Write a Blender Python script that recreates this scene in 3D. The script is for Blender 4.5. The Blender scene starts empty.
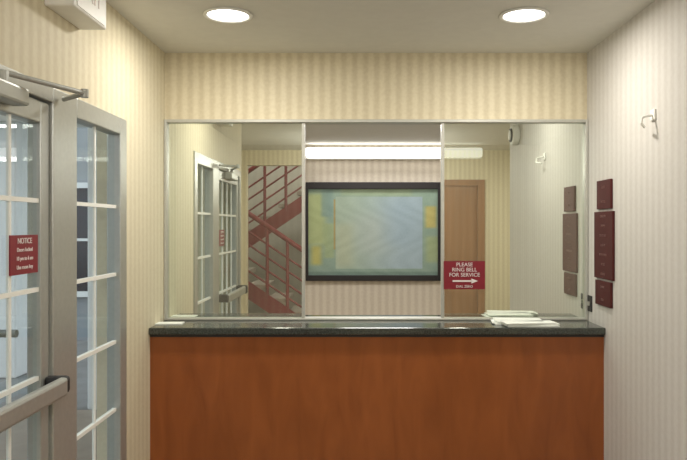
import bpy, bmesh, math, random
from mathutils import Vector, Matrix
random.seed(4)
S=bpy.context.scene
COL=S.collection
try:
    S.view_settings.view_transform='Standard'
except Exception: pass
F=685.0; D=3.5; u=D/F; VX=363.0; VY=226.0; ZC=1.55
def P(px,py,d): return ((px-VX)*u*d, D*d, ZC-(py-VY)*u*d)
XL=(165-VX)*u; XR=(587-VX)*u; ZT=ZC+(VY-53)*u
ZK=1.07
# ------------------------------------------------ materials
def srgb(r,g,b):
    f=lambda c:(c/255/12.92) if c/255<=0.04045 else ((c/255+0.055)/1.055)**2.4
    return (f(r),f(g),f(b),1)
def mat(name,col,rough=0.5,metal=0.0,noise=0.06,nscale=20,emit=0,spec=0.5,bump=0.0):
    m=bpy.data.materials.new(name); m.use_nodes=True
    nt=m.node_tree; b=nt.nodes['Principled BSDF']
    b.inputs['Roughness'].default_value=rough; b.inputs['Metallic'].default_value=metal
    b.inputs['Specular IOR Level'].default_value=spec
    tc=nt.nodes.new('ShaderNodeTexCoord'); n=nt.nodes.new('ShaderNodeTexNoise')
    n.inputs['Scale'].default_value=nscale; n.inputs['Detail'].default_value=4
    nt.links.new(tc.outputs['Object'],n.inputs['Vector'])
    r=nt.nodes.new('ShaderNodeValToRGB')
    r.color_ramp.elements[0].position=.3; r.color_ramp.elements[1].position=.7
    r.color_ramp.elements[0].color=[c*(1-noise) for c in col[:3]]+[1]
    r.color_ramp.elements[1].color=[min(1,c*(1+noise)) for c in col[:3]]+[1]
    nt.links.new(n.outputs['Fac'],r.inputs['Fac']); nt.links.new(r.outputs['Color'],b.inputs['Base Color'])
    if emit:
        b.inputs['Emission Color'].default_value=col; b.inputs['Emission Strength'].default_value=emit
    return m
def stripes(name,axis,c1,c2,period=0.056):
    m=bpy.data.materials.new(name); m.use_nodes=True
    nt=m.node_tree; L=nt.links; b=nt.nodes['Principled BSDF']; b.inputs['Roughness'].default_value=.6
    b.inputs['Specular IOR Level'].default_value=.3
    tc=nt.nodes.new('ShaderNodeTexCoord'); sp=nt.nodes.new('ShaderNodeSeparateXYZ'); L.new(tc.outputs['Object'],sp.inputs[0])
    mu=nt.nodes.new('ShaderNodeMath'); mu.operation='MULTIPLY'; mu.inputs[1].default_value=2*math.pi/period
    L.new(sp.outputs[axis],mu.inputs[0])
    si=nt.nodes.new('ShaderNodeMath'); si.operation='SINE'; L.new(mu.outputs[0],si.inputs[0])
    ma=nt.nodes.new('ShaderNodeMapRange'); ma.inputs[1].default_value=-.75; ma.inputs[2].default_value=.75
    ma.inputs[3].default_value=.12; ma.inputs[4].default_value=.88
    L.new(si.outputs[0],ma.inputs[0])
    n=nt.nodes.new('ShaderNodeTexNoise'); n.inputs['Scale'].default_value=60; n.inputs['Detail'].default_value=4
    L.new(tc.outputs['Object'],n.inputs['Vector'])
    ad=nt.nodes.new('ShaderNodeMath'); ad.operation='MULTIPLY_ADD'; ad.inputs[1].default_value=1.4; ad.inputs[2].default_value=-.7
    L.new(n.outputs['Fac'],ad.inputs[0])
    a2=nt.nodes.new('ShaderNodeMath'); a2.operation='ADD'; a2.use_clamp=True; L.new(ad.outputs[0],a2.inputs[0]); L.new(ma.outputs[0],a2.inputs[1])
    mx=nt.nodes.new('ShaderNodeMix'); mx.data_type='RGBA'
    mx.inputs[6].default_value=c1; mx.inputs[7].default_value=c2
    L.new(a2.outputs[0],mx.inputs[0]); L.new(mx.outputs[2],b.inputs['Base Color'])
    return m
def glassmat(name,fac,tint,gl=(1,1,1,1)):
    m=bpy.data.materials.new(name); m.use_nodes=True
    nt=m.node_tree; nt.nodes.clear(); L=nt.links
    o=nt.nodes.new('ShaderNodeOutputMaterial'); mx=nt.nodes.new('ShaderNodeMixShader')
    t=nt.nodes.new('ShaderNodeBsdfTransparent'); t.inputs[0].default_value=tint
    g=nt.nodes.new('ShaderNodeBsdfGlossy'); g.inputs['Roughness'].default_value=0.0; g.inputs['Color'].default_value=gl
    mx.inputs[0].default_value=fac
    L.new(t.outputs[0],mx.inputs[1]); L.new(g.outputs[0],mx.inputs[2]); L.new(mx.outputs[0],o.inputs[0])
    return m
def woodmat(name,c1,c2,rough=.35,sc=(6,6,.6)):
    m=bpy.data.materials.new(name); m.use_nodes=True
    nt=m.node_tree; L=nt.links; b=nt.nodes['Principled BSDF']; b.inputs['Roughness'].default_value=rough
    tc=nt.nodes.new('ShaderNodeTexCoord'); mp=nt.nodes.new('ShaderNodeMapping'); mp.inputs['Scale'].default_value=sc
    L.new(tc.outputs['Object'],mp.inputs[0])
    n=nt.nodes.new('ShaderNodeTexNoise'); n.inputs['Scale'].default_value=3; n.inputs['Detail'].default_value=8; n.inputs['Distortion'].default_value=.8
    L.new(mp.outputs[0],n.inputs['Vector'])
    r=nt.nodes.new('ShaderNodeValToRGB'); r.color_ramp.elements[0].position=.25; r.color_ramp.elements[1].position=.75
    r.color_ramp.elements[0].color=c1; r.color_ramp.elements[1].color=c2
    L.new(n.outputs['Fac'],r.inputs[0]); L.new(r.outputs[0],b.inputs['Base Color'])
    return m
W1=srgb(222,213,187); W2=srgb(205,194,165)
M_wx=stripes('wallpaper_x',0,W1,W2); M_wy=stripes('wallpaper_y',1,srgb(221,213,188),srgb(209,199,172))
M_wr=stripes('wallpaper_right_daylit',1,srgb(213,210,205),srgb(203,199,193))  # same paper as the other walls, daylight greying painted into its colours
M_office=stripes('wallpaper_office',0,srgb(228,219,204),srgb(212,201,185),.06)
M_ceil=mat('ceiling_paint',srgb(220,219,212),.8,noise=.02)
M_oceil=mat('office_ceiling_tile',srgb(214,212,206),.9,noise=.02)
M_white=mat('white_paint',srgb(235,235,230),.5,noise=.02)
M_floor=mat('tile_floor',srgb(150,138,120),.35,noise=.12,nscale=6)
M_alu=mat('brushed_aluminium',srgb(176,178,174),.38,.5,noise=.04,nscale=60)
M_alul=mat('light_aluminium',srgb(186,186,178),.4,.3,noise=.03,nscale=60)
M_dark=mat('dark_rubber',srgb(40,40,42),.5)
M_wood=woodmat('cherry_wood',srgb(136,74,34),srgb(162,92,46),.3,(4,4,.9))
M_door=woodmat('brown_door_wood',srgb(138,98,64),srgb(158,114,76))
M_gran=mat('dark_granite',srgb(66,70,66),.12,noise=.5,nscale=160)
M_mirror=glassmat('tinted_reflective_glass',.80,(.85,.92,.84,1),(.89,.94,.86,1))
M_clear=glassmat('clear_glass',.10,(.84,.90,.91,1))
M_red=mat('maroon_plastic',srgb(128,24,42),.4,noise=.03)
M_plq=mat('plaque_maroon',srgb(78,32,32),.6,noise=.08,spec=.2)
M_rail=mat('red_painted_steel',srgb(122,26,38),.4,noise=.05)
M_txt=mat('white_print',srgb(230,222,222),.5,noise=0)
M_black=mat('black_frame',srgb(34,30,32),.5)
M_lamp=mat('lamp_lens',(1,.98,.93,1),.5,noise=0,emit=9)
M_tube=mat('fluorescent_diffuser',(1,.98,.92,1),.5,noise=0,emit=2.4)
M_dome=mat('opal_dome',(1,.96,.88,1),.5,noise=0,emit=2.0)
M_paper=mat('paper',srgb(244,248,242),.7,noise=.02)
M_exit=mat('exit_letters_unlit',srgb(205,190,186),.5,noise=0)
M_step=mat('stair_concrete',srgb(160,150,140),.8)
M_stairwall=mat('stairwell_paint',srgb(182,178,168),.8,noise=.03)
M_print=mat('plaque_print',srgb(120,84,80),.6)
# ------------------------------------------------ helpers
def group(name):
    e=bpy.data.objects.new(name,None); e.empty_display_size=.1; COL.objects.link(e); return e
def finish(bm,name,m,parent=None,bev=0,smooth=False):
    bmesh.ops.recalc_face_normals(bm,faces=bm.faces)
    me=bpy.data.meshes.new(name); bm.to_mesh(me); bm.free()
    if m: me.materials.append(m)
    o=bpy.data.objects.new(name,me); COL.objects.link(o)
    if parent: o.parent=parent
    if bev:
        b=o.modifiers.new('b','BEVEL'); b.width=bev; b.segments=2; b.limit_method='ANGLE'
    if smooth:
        for p in me.polygons: p.use_smooth=True
    return o
def addbox(bm,x0,x1,y0,y1,z0,z1):
    vs=[bm.verts.new((x,y,z)) for x in (x0,x1) for y in (y0,y1) for z in (z0,z1)]
    for f in ((0,1,3,2),(4,6,7,5),(0,4,5,1),(2,3,7,6),(0,2,6,4),(1,5,7,3)): bm.faces.new([vs[i] for i in f])
def boxes(name,lst,m,parent=None,bev=0):
    bm=bmesh.new()
    for b in lst: addbox(bm,*b)
    return finish(bm,name,m,parent,bev)
def rod(bm,a,b,r,seg=12):
    a=Vector(a);b=Vector(b);d=b-a
    mt=Matrix.Translation((a+b)/2)@d.to_track_quat('Z','Y').to_matrix().to_4x4()
    bmesh.ops.create_cone(bm,cap_ends=True,segments=seg,radius1=r,radius2=r,depth=d.length,matrix=mt)
def text(name,s,loc,size,rotz,m,parent,align='CENTER'):
    c=bpy.data.curves.new(name,'FONT'); c.body=s; c.size=size; c.align_x=align; c.align_y='CENTER'; c.extrude=.0006
    c.materials.append(m); o=bpy.data.objects.new(name,c); COL.objects.link(o)
    o.location=loc; o.rotation_euler=(math.pi/2,0,rotz); o.parent=parent; return o
def light(name,typ,loc,e,col=(1,1,1),size=.2,parent=None,rot=(0,0,0)):
    l=bpy.data.lights.new(name,typ); l.energy=e; l.color=col
    if typ=='AREA': l.shape='DISK'; l.size=size
    elif typ=='POINT': l.shadow_soft_size=size
    o=bpy.data.objects.new(name,l); COL.objects.link(o); o.location=loc; o.rotation_euler=rot
    if parent: o.parent=parent
    return o
# ------------------------------------------------ room shell
XA=-1.5; XC=2.7; YB=-1.0; YLE=1.3; YRE=.476*D; OB=1.62*D
boxes('floor',[(-2.9,XC+.1,-3.4,OB+.1,-.1,0)],M_floor)
boxes('ceiling',[(XA-.12,XC+.12,YB-.12,D+.1,ZT,ZT+.1)],M_ceil)
ZH=ZC+(VY-120)*u
boxes('wall_front',[(XL-.1,XR+.1,D,D+.1,ZH,ZT),(XL-.1,XR+.1,D,D+.1,0,ZK-.045)],M_wx)
ya,yb=1.37,.832*D; zf=2.0
boxes('wall_left',[(XL-.12,XL,yb,D,0,ZT),(XL-.12,XL,YLE,ya,0,ZT),(XL-.12,XL,ya,yb,zf,ZT),
                   (XA-.0,XL-.12,YLE,YLE+.12,0,ZT),(XA-.12,XA,YB-.12,YLE+.12,0,ZT)],M_wy)
boxes('wall_right',[(XR,XR+.12,YRE,D,0,ZT)],M_wr)
boxes('wall_corridor',[(XR+.12,XC,YRE,YRE+.12,0,ZT),(XC,XC+.12,YB-.12,YRE+.12,0,ZT)],M_wx)
ox0,ox1,oz=-1.36,-.1,2.26
dx0,dx1,dz=.52,1.38,2.06
boxes('wall_back',[(XA,ox0,YB-.12,YB,0,ZT),(ox0,ox1,YB-.12,YB,oz,ZT),(ox1,dx0,YB-.12,YB,0,ZT),
                   (dx0,dx1,YB-.12,YB,dz,ZT),(dx1,XC,YB-.12,YB,0,ZT)],M_wx)
boxes('baseboard_back',[(ox1+.02,dx0-.06,YB,YB+.015,0,.1),(dx1+.06,XC,YB,YB+.015,0,.1)],M_white)
boxes('baseboard_right',[(XR-.015,XR,YRE,.92*D,0,.1)],M_white)
g=group('door_2')
boxes('leaf',[(dx0+.04,dx1-.04,YB-.08,YB-.03,.005,dz-.04)],M_door,g)
boxes('casing',[(dx0-.04,dx0+.04,YB-.1,YB+.02,0,dz+.03),(dx1-.04,dx1+.04,YB-.1,YB+.02,0,dz+.03),(dx0+.04,dx1-.04,YB-.1,YB+.02,dz-.04,dz+.03)],M_door,g,.003)
bm=bmesh.new(); rod(bm,(dx0+.12,YB-.03,1.0),(dx0+.12,YB+.04,1.0),.012); rod(bm,(dx0+.11,YB+.04,1.0),(dx0+.23,YB+.04,1.0),.01)
finish(bm,'lever',M_alu,g)
# stairwell
boxes('wall_stairwell',[(-2.8,-2.7,-3.3,YB-.12,0,3.9),(.3,.4,-3.3,YB-.12,0,3.9),(-2.8,.4,-3.4,-3.3,0,3.9),
       (-2.8,XA-.12,YB-.22,YB-.12,0,3.9),(XA-.12,.4,YB-.13,YB-.12,ZT+.1,3.9)],M_stairwall)
boxes('ceiling_stairwell',[(-2.8,.4,-3.4,YB-.12,3.9,4.0)],M_ceil)
st=group('staircase')
def flight(tag,xa,za,xb,zb,y0,y1):
    n=max(2,round(abs(zb-za)/.17)); bm=bmesh.new()
    for i in range(n):
        x0=xa+(xb-xa)*i/n; x1=xa+(xb-xa)*(i+1)/n; z=za+(zb-za)*(i+(1 if zb>za else 0))/n
        addbox(bm,min(x0,x1),max(x0,x1),y0+.04,y1-.04,z-.05,z)
    finish(bm,tag+'_treads',M_step,st)
    bm=bmesh.new()
    y=y1-.03
    vs=[bm.verts.new(v) for v in [(xa,y,za-.16),(xb,y,zb-.16),(xb,y,zb+.06),(xa,y,za+.06),(xa,y+.03,za-.16),(xb,y+.03,zb-.16),(xb,y+.03,zb+.06),(xa,y+.03,za+.06)]]
    for f in ((0,1,2,3),(7,6,5,4),(0,4,5,1),(3,2,6,7),(0,3,7,4),(1,5,6,2)): bm.faces.new([vs[i] for i in f])
    yc=y+.015
    for h,r in ((.88,.03),(.66,.012),(.5,.012),(.34,.012),(.18,.012)):
        rod(bm,(xa,yc,za+h),(xb,yc,zb+h),r)
    for i in range(8):
        t=i/7; x=xa+(xb-xa)*t; z=za+(zb-za)*t
        rod(bm,(x,yc,z),(x,yc,z+.88),.02)
    finish(bm,tag+'_railing',M_rail,st)
flight('upper',-1.9,1.17,.1,2.53,-3.1,-2.25)
flight('lower',-1.9,1.17,-.18,0.0,-2.1,-1.3)
boxes('landing',[(-2.68,-1.9,-3.1,-1.3,1.07,1.17)],M_step,st)
g=group('stairwell_fill_light')  # added lamp, out of view, lights the stairwell
boxes('housing',[(-1.3,-.7,-2.25,-2.15,3.84,3.9)],M_white,g); boxes('lens',[(-1.28,-.72,-2.24,-2.16,3.82,3.84)],M_dome,g)
light('bulb','POINT',(-1,-2.0,3.6),60,(1,.97,.93),.12,g)
# office
oz2=ZC+(VY-145)*1.6*u
boxes('wall_office_back',[(XL-.1,XR+.4,1.6*D,1.6*D+.1,0,2.6)],M_office)
boxes('wall_office_left',[(XL-.1,XL,D+.21,1.6*D,0,2.6)],M_office)
boxes('wall_office_right',[(XR+.3,XR+.4,D+.21,1.6*D,0,2.6)],M_office)
boxes('wall_office_return',[(XR+.1,XR+.4,D+.02,D+.12,0,2.6)],M_office)
boxes('ceiling_office',[(XL-.1,XR+.4,D+.1,1.6*D+.1,oz2,oz2+.1)],M_oceil)
g=group('fluorescent_wall_light')
a=P(306,148,1.57); b=P(482,157,1.57)
boxes('diffuser',[(a[0],b[0],a[1]-.03,1.6*D-.04,b[2],a[2])],M_tube,g,.01)
boxes('backplate',[(a[0]-.01,b[0]+.01,1.6*D-.04,1.6*D,b[2]-.01,a[2]+.01)],M_white,g)
l=light('tube','AREA',((a[0]+b[0])/2,a[1]-.12,b[2]-.03),4,(1,.97,.92),1,g,(math.radians(-20),0,0)); l.data.shape='RECTANGLE'; l.data.size=1.3; l.data.size_y=.08
g=group('office_ceiling_light')
boxes('panel',[(-.5,.7,D+.45,D+.75,oz2-.03,oz2)],M_dome,g); 
light('bulb','AREA',(.1,D+.6,oz2-.04),14.5,(1,.98,.95),.5,g)
# painting
g=group('framed_painting')
p0=P(306,182.5,1.6); p1=P(440,280.5,1.6); x0,x1=p0[0],p1[0]; z1,z0=p0[2],p1[2]; yw=1.6*D
fw=.022
boxes('frame',[(x0,x0+fw,yw-.05,yw,z0,z1),(x1-fw,x1,yw-.05,yw,z0,z1),(x0+fw,x1-fw,yw-.05,yw,z1-.055,z1),(x0+fw,x1-fw,yw-.05,yw,z0,z0+.045)],M_black,g,.003)
boxes('backing',[(x0+fw,x1-fw,yw-.015,yw,z0+.045,z1-.055)],M_black,g)
NX,NZ=200,140
def lerp(a,b,t): return tuple(a[i]+(b[i]-a[i])*t for i in range(3))
def sm(a,b,x): 
    t=max(0,min(1,(x-a)/(b-a))); return t*t*(3-2*t)
def rect(c,col,s0,s1,t0,t1,amt,s,t,e=.02):
    k=sm(s0-e,s0+e,s)*sm(s1+e,s1-e,s)*sm(t0-e,t0+e,t)*sm(t1+e,t1-e,t); return lerp(c,col,amt*k)
def pcol(s,t):
    c=lerp((150,172,160),(158,182,166),t)
    c=rect(c,(190,200,142),-.1,.13,.35,.95,.8,s,t,.04)
    c=rect(c,(206,196,112),.02,.1,.12,.34,.8,s,t,.03)
    c=rect(c,(138,164,160),.1,.19,.68,1.1,.7,s,t,.02)
    c=rect(c,(178,192,140),.12,.2,.2,.6,.6,s,t,.02)
    c=rect(c,(176,192,158),.25,.8,.92,1.1,.6,s,t,.02)
    inner=lerp((174,192,176),(172,192,202),sm(.25,.75,s))
    inner=rect(inner,(190,202,196),.35,.62,.25,.7,.6,s,t,.12)
    inner=rect(inner,(166,188,202),.6,.86,.35,.85,.6,s,t,.1)
    inner=rect(inner,(194,200,172),.2,.34,.1,.6,.6,s,t,.06)
    c=lerp(c,inner,sm(.208,.214,s)*sm(.885,.88,s)*sm(.07,.08,t)*sm(.915,.908,t))
    c=rect(c,(190,160,98),.196,.208,.3,.88,.8,s,t,.004)
    c=rect(c,(206,192,116),.905,.99,.55,.8,.85,s,t,.02)
    c=rect(c,(180,190,134),.91,1.1,.15,.45,.6,s,t,.03)
    c=rect(c,(120,142,134),-.1,1.1,-.1,.04,.7,s,t,.01)
    n=random.uniform(-4,4)+3*math.sin(40*s+7*math.sin(9*t)); return [max(0,min(255,v*.98+n)) for v in c]
bm=bmesh.new(); lay=bm.verts.layers.float_color.new('Col'); grid=[]
for j in range(NZ+1):
    row=[]
    for i in range(NX+1):
        s=i/NX;t=j/NZ
        v=bm.verts.new((x0+fw+(x1-x0-2*fw)*s,yw-.025,z0+.045+(z1-z0-.10)*t)); v[lay]=srgb(*pcol(s,t)); row.append(v)
    grid.append(row)
for j in range(NZ):
    for i in range(NX): bm.faces.new((grid[j][i],grid[j][i+1],grid[j+1][i+1],grid[j+1][i]))
mp=bpy.data.materials.new('abstract_paint'); mp.use_nodes=True; nb=mp.node_tree.nodes['Principled BSDF']; nb.inputs['Roughness'].default_value=.75
nb.inputs['Specular IOR Level'].default_value=.2
at=mp.node_tree.nodes.new('ShaderNodeAttribute'); at.attribute_name='Col'; mp.node_tree.links.new(at.outputs['Color'],nb.inputs['Base Color'])
finish(bm,'canvas',mp,g)
# ------------------------------------------------ reception window
g=group('window_1')
fx0,fx1=XL+.001,XR-.001; ft=.013
boxes('outer_frame',[(fx0,fx0+ft,D-.025,D+.05,ZK,ZH),(fx1-ft,fx1,D-.025,D+.05,ZK,ZH),(fx0+ft,fx1-ft,D-.025,D+.05,ZH-.016,ZH),(fx0+ft,fx1-ft,D-.025,D+.05,ZK,ZK+.012)],M_alul,g,.003)
xa=P(303.5,0,1)[0]; xb=P(442.5,0,1)[0]
boxes('pane_edge_trim',[(xa-.008,xa+.008,D-.015,D+.012,ZK+.012,ZH-.016),(xb-.008,xb+.008,D-.015,D+.012,ZK+.012,ZH-.016)],M_alul,g,.002)
def quad(name,x0,x1,z0,z1,y,m,par):
    bm=bmesh.new(); bm.faces.new([bm.verts.new(v) for v in ((x0,y,z0),(x1,y,z0),(x1,y,z1),(x0,y,z1))]); return finish(bm,name,m,par)
quad('pane_left',fx0+ft,xa-.007,ZK+.012,ZH-.016,D,M_mirror,g)
quad('pane_right',xb+.007,fx1-ft,ZK+.012,ZH-.016,D,M_mirror,g)
# service sign on the glass
g=group('service_sign')
a=P(443.5,261,.998); b=P(484.5,289,.998)
boxes('plate',[(a[0],b[0],D-.022,D-.017,b[2],a[2])],M_red,g)
cx=(a[0]+b[0])/2; ys=D-.0235
for i,s in enumerate(['PLEASE','RING BELL','FOR SERVICE']):
    text('line_%d'%i,s,(cx,ys,a[2]-.018-.026*i),.027,0,M_txt,g)
text('line_3','DIAL ZERO',(cx,ys,b[2]+.014),.017,0,M_txt,g)
zr=b[2]+.042
boxes('arrow_shaft',[(cx-.06,cx+.04,ys,ys+.001,zr-.004,zr+.004)],M_txt,g)
bm=bmesh.new(); bm.faces.new([bm.verts.new(v) for v in ((cx+.035,ys,zr-.013),(cx+.068,ys,zr),(cx+.035,ys,zr+.013))]); finish(bm,'arrow_head',M_txt,g)
# ------------------------------------------------ counter
g=group('reception_counter')
boxes('wood_front',[(XL,XR,.93*D,.93*D+.03,.1,ZK-.035)],M_wood,g)
boxes('toe_kick',[(XL,XR,.93*D+.05,.93*D+.08,0,.1)],M_dark,g)
boxes('dark_strip',[(XL,XR,.93*D-.004,.93*D+.02,ZK-.047,ZK-.034)],M_dark,g)  # solid dark strip directly under the counter top
boxes('granite_top',[(XL,XR,.922*D,D+.2,ZK-.034,ZK)],M_gran,g,.006)
def papers(name,cx,cy,w,h,n,ang):
    g=group(name)
    for i in range(n):
        o=boxes('sheet_%d'%i,[(-w/2,w/2,-h/2,h/2,0,.004)],M_paper,g)
        o.location=(cx+random.uniform(-.012,.012),cy+random.uniform(-.005,.005),ZK+.0005+i*.0045); o.rotation_euler=(0,0,ang+random.uniform(-.06,.06))
papers('pale_patch',P(516,0,.972)[0],.968*D,.23,.12,4,-.05)
papers('pale_patch',P(530,0,.942)[0],.943*D,.25,.09,4,.06)
papers('pale_patch',P(168,0,.95)[0],.962*D,.14,.07,1,.05)  # single thin pale sheet, forms a pale patch on the granite
# ------------------------------------------------ left storefront
def yl(px): return D*(VX-165)/(VX-px)
g=group('window_2')     # sidelight
s0,s1=yl(75),yb
xo,xi=XL-.05,XL+.008; xg=XL-.018
boxes('frame',[(xo,xi,s1-.075,s1,0,zf),(xo,xi,s0,s1-.075,zf-.07,zf),(xo,xi,s0,s1-.075,0,.12)],M_alu,g,.004)
gy0,gy1=s0,s1-.075
bm=bmesh.new(); bm.faces.new([bm.verts.new(v) for v in ((xg,gy0,.12),(xg,gy1,.12),(xg,gy1,zf-.07),(xg,gy0,zf-.07))]); finish(bm,'glass',M_clear,g)
bars=[(xg-.008,xg+.008,gy0,gy1,z-.007,z+.007) for z in (1.63,1.35,1.07,.79,.51,.3)]
bars.append((xg-.005,xg+.005,(gy0+gy1)/2-.005,(gy0+gy1)/2+.005,.12,zf-.07))
boxes('muntins',bars,M_white,g)
g=group('door_1')
d0,d1=ya+.05,yl(51)
boxes('frame',[(xo,xi,d1,s0,0,zf),(xo,xi,ya,d0,0,zf),(xo,xi,d0,d1,zf-.05,zf)],M_alu,g,.004)
zt=zf-.055; sw=.06
xd0,xd1=XL-.05,XL-.004
boxes('leaf_frame',[(xd0,xd1,d1-sw,d1-.004,.01,zt),(xd0,xd1,d0+.004,d0+sw,.01,zt),(xd0,xd1,d0+sw,d1-sw,zt-.07,zt),(xd0,xd1,d0+sw,d1-sw,.01,.2)],M_alu,g,.004)
bm=bmesh.new(); bm.faces.new([bm.verts.new(v) for v in ((xg,d0+sw,.2),(xg,d1-sw,.2),(xg,d1-sw,zt-.07),(xg,d0+sw,zt-.07))]); finish(bm,'glass',M_clear,g)
bars=[(xg-.007,xg+.007,d0+sw,d1-sw,z-.007,z+.007) for z in (1.63,1.35,1.07,.79,.51)]
for k in (1,2,3): 
    yy=d0+sw+(d1-d0-2*sw)*k/4; bars.append((xg-.005,xg+.005,yy-.005,yy+.005,.2,zt-.07))
boxes('muntins',bars,M_white,g)
zb=1.04
boxes('push_bar',[(XL+.045,XL+.075,d0+.1,d1-.04,zb-.03,zb+.03)],M_alu,g,.01)
boxes('push_bar_ends',[(XL-.005,XL+.07,d1-.045,d1-.008,zb-.026,zb+.03),(XL-.005,XL+.08,d0+.03,d0+.1,zb-.033,zb+.033)],M_dark,g,.012)
bm=bmesh.new()
rod(bm,(XL-.05,d1-.12,1.22),(XL-.11,d1-.12,1.22),.012); rod(bm,(XL-.11,d1-.11,1.22),(XL-.11,d1-.26,1.22),.012)
finish(bm,'outer_handle',M_alu,g)
boxes('closer_body',[(XL-.004,XL+.05,d0+.3,d0+.56,zt-.05,zt+.0)],M_alu,g,.008)
bm=bmesh.new(); yc=d0+.45
rod(bm,(XL+.03,yc,zt-.01),(XL+.03,yc,zt+.03),.014)
rod(bm,(XL+.03,yc,zt+.025),(XL+.13,yc+.3,zt+.025),.008); rod(bm,(XL+.13,yc+.3,zt+.025),(XL+.02,d1+.05,zt+.025),.008)
rod(bm,(XL+.13,yc+.3,zt+.012),(XL+.13,yc+.3,zt+.038),.012)
finish(bm,'closer_arm',M_alu,g)
g=group('door_notice')
ys0,ys1=yl(12),yl(39.5)
dm=(ys0+ys1)/2/D; zs1=ZC-(235-VY)*u*dm; zs0=ZC-(274-VY)*u*dm
boxes('plate',[(xg+.009,xg+.013,ys0,ys1,zs0,zs1)],M_red,g)
for i in range(4): text('line_%d'%i,['NOTICE','Doors locked','10 pm to 6 am','Use room key'][i],(xg+.014,(ys0+ys1)/2,zs1-.018-.026*i),.024 if i==0 else .017,math.pi/2,M_txt,g)
# exit sign
g=group('exit_sign')
boxes('housing',[(XL,XL+.095,.62*D,.70*D,2.25,2.39)],M_white,g,.006)
boxes('face',[(XL+.095,XL+.098,.627*D,.693*D,2.258,2.382)],M_white,g)
text('letters','EXIT',(XL+.0985,.66*D,2.325),.08,math.pi/2,M_exit,g)
# ------------------------------------------------ right wall items
def yr(px): return D*(587-VX)/(px-VX)
def plaque(x0,x1,y0,y1,lines):
    g=group('wall_plaque')
    a,b=yr(x1),yr(x0); d=(a+b)/2/D
    z1=ZC-(y0-VY)*u*d; z0=ZC-(y1-VY)*u*d
    boxes('plate',[(XR-.012,XR,a,b,z0,z1)],M_plq,g,.002)
    n=len(lines)
    for i,s in enumerate(lines): text('line_%d'%i,s,(XR-.0128,(a+b)/2,z1-(z1-z0)*(i+.5)/n),.016,-math.pi/2,M_print,g)
plaque(599,613,180,209,['GUEST','NOTICE'])
plaque(596.5,615,211.5,279,['CHECK IN','3:00 PM','CHECK OUT','11:00 AM','NO REFUNDS','AFTER','ARRIVAL'])
plaque(597.5,613,281,306,['THANK','YOU'])
g=group('light_switch')
yy=yr(590.5); boxes('plate',[(XR-.006,XR,yy-.03,yy+.03,ZK+.05,ZK+.13)],M_dark,g,.002); boxes('toggle',[(XR-.014,XR-.006,yy-.006,yy+.006,ZK+.08,ZK+.1)],M_alul,g)
g=group('wall_hook')
h=P(654,115,(587-VX)/(654-VX))
boxes('plate',[(XR-.008,XR,h[1]-.022,h[1]+.022,h[2]-.022,h[2]+.022)],M_white,g,.003)
bm=bmesh.new(); q=[(XR-.006,h[1],h[2]),(XR-.05,h[1]-.01,h[2]-.01),(XR-.055,h[1]-.012,h[2]-.035),(XR-.03,h[1]+.02,h[2]-.045)]
for i in range(3): rod(bm,q[i],q[i+1],.005,8)
finish(bm,'wire',M_white,g)
g=group('fire_alarm_bell')
bm=bmesh.new(); rod(bm,(XR-.05,.555*D,2.22),(XR,.555*D,2.22),.075,32); finish(bm,'gong',M_white,g,.01)
bm=bmesh.new(); rod(bm,(XR-.06,.555*D,2.22),(XR-.049,.555*D,2.22),.05,32); finish(bm,'ring',M_dark,g)
bm=bmesh.new(); rod(bm,(XR-.066,.555*D,2.22),(XR-.055,.555*D,2.22),.035,32); finish(bm,'hub',M_white,g)
# ------------------------------------------------ lamps
def downlight(x,y,e=20,r=.1):
    g=group('recessed_downlight')
    bm=bmesh.new()
    prof=[(r*1.0,0),(r*1.14,-.002),(r*1.18,-.006),(r*1.13,-.011),(r*1.0,-.010),(r*.96,-.004),(r*.96,0)]
    N=40; rings=[[bm.verts.new((x+a*math.cos(2*math.pi*k/N),y+a*math.sin(2*math.pi*k/N),ZT+b)) for k in range(N)] for a,b in prof]
    for i in range(len(rings)-1):
        for k in range(N): bm.faces.new((rings[i][k],rings[i][(k+1)%N],rings[i+1][(k+1)%N],rings[i+1][k]))
    finish(bm,'trim_ring',M_white,g,0,True)
    bm=bmesh.new(); bmesh.ops.create_circle(bm,cap_ends=True,segments=40,radius=r*.96,matrix=Matrix.Translation((x,y,ZT-.003))); finish(bm,'lens',M_lamp,g)
    light('bulb','AREA',(x,y,ZT-.02),e,(1,.95,.86),r*1.7,g)
for px in (228,524):
    p=P(px,14,.816); downlight(p[0],p[1],9,.087)
downlight(2.0,.3,14,.085)  # extra downlight added out of view to fill the corridor side
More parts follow.
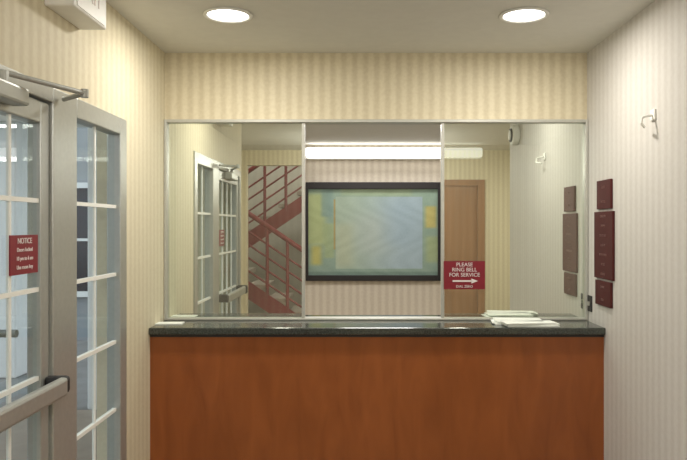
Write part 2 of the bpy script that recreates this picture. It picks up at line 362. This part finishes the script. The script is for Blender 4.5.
def fill_dome(x,y,e):  # unseen dome lamp added by the camera to brighten room and ceiling
    g=group('fill_ceiling_dome')
    bm=bmesh.new(); bmesh.ops.create_uvsphere(bm,u_segments=32,v_segments=16,radius=.17,matrix=Matrix.Translation((x,y,ZT-.015))@Matrix.Diagonal((1,1,.45,1)))
    bmesh.ops.bisect_plane(bm,geom=bm.verts[:]+bm.edges[:]+bm.faces[:],plane_co=(0,0,ZT-.015),plane_no=(0,0,1),clear_outer=True)
    finish(bm,'diffuser',M_dome,g,0,True)
    bm=bmesh.new(); rod(bm,(x,y,ZT-.016),(x,y,ZT),.18,32); finish(bm,'base',M_white,g)
    light('bulb','POINT',(x,y,ZT-.3),e,(1,.96,.89),.15,g)
fill_dome(.1,.1,43)
# ------------------------------------------------ outside
boxes('ground',[(-30,30,-20,40,-.25,-.12)],mat('pavement',srgb(140,140,136),.9,noise=.15,nscale=4))
g=group('neighboring_building')
Mf=mat('facade_stucco',srgb(150,154,156),.9,noise=.05,nscale=3)
boxes('facade',[(-14,-1.2,10,13,-.12,6)],Mf,g)
wl=[];tr=[]
for i in range(7):
    for z in (.6,3.2):
        x=-12.6+i*1.65; wl.append((x,x+.8,9.96,10.0,z,z+1.5)); tr+= [(x-.08,x,9.93,10,z-.08,z+1.58),(x+.8,x+.88,9.93,10,z-.08,z+1.58),(x,x+.8,9.93,10,z+1.5,z+1.58),(x,x+.8,9.93,10,z-.08,z),(x,x+.8,9.94,9.96,z+.73,z+.77)]
boxes('window_glass',wl,mat('dark_window',srgb(50,52,58),.15),g); boxes('window_trim',tr,M_white,g)
g=group('entrance_canopy')
boxes('roof',[(-4.2,-1.7,1.6,8,2.7,2.9)],M_white,g)
boxes('columns',[(-4.1,-3.8,7.5,7.8,-.12,2.7),(-4.1,-3.8,1.8,2.1,-.12,2.7),(-2.5,-2.25,6.2,6.45,-.12,2.7)],M_white,g,.02)
# world
w=bpy.data.worlds.new('World'); S.world=w; w.use_nodes=True
bg=w.node_tree.nodes['Background']; bg.inputs[0].default_value=(.82,.91,1,1); bg.inputs[1].default_value=1.8
# camera
c=bpy.data.cameras.new('camera'); c.sensor_width=36; c.lens=36*F/687; c.clip_start=.02
c.shift_x=-(VX-343.5)/687; c.shift_y=-(230-VY)/687
co=bpy.data.objects.new('camera',c); COL.objects.link(co); co.location=(0,0,ZC); co.rotation_euler=(math.pi/2,0,0); S.camera=co
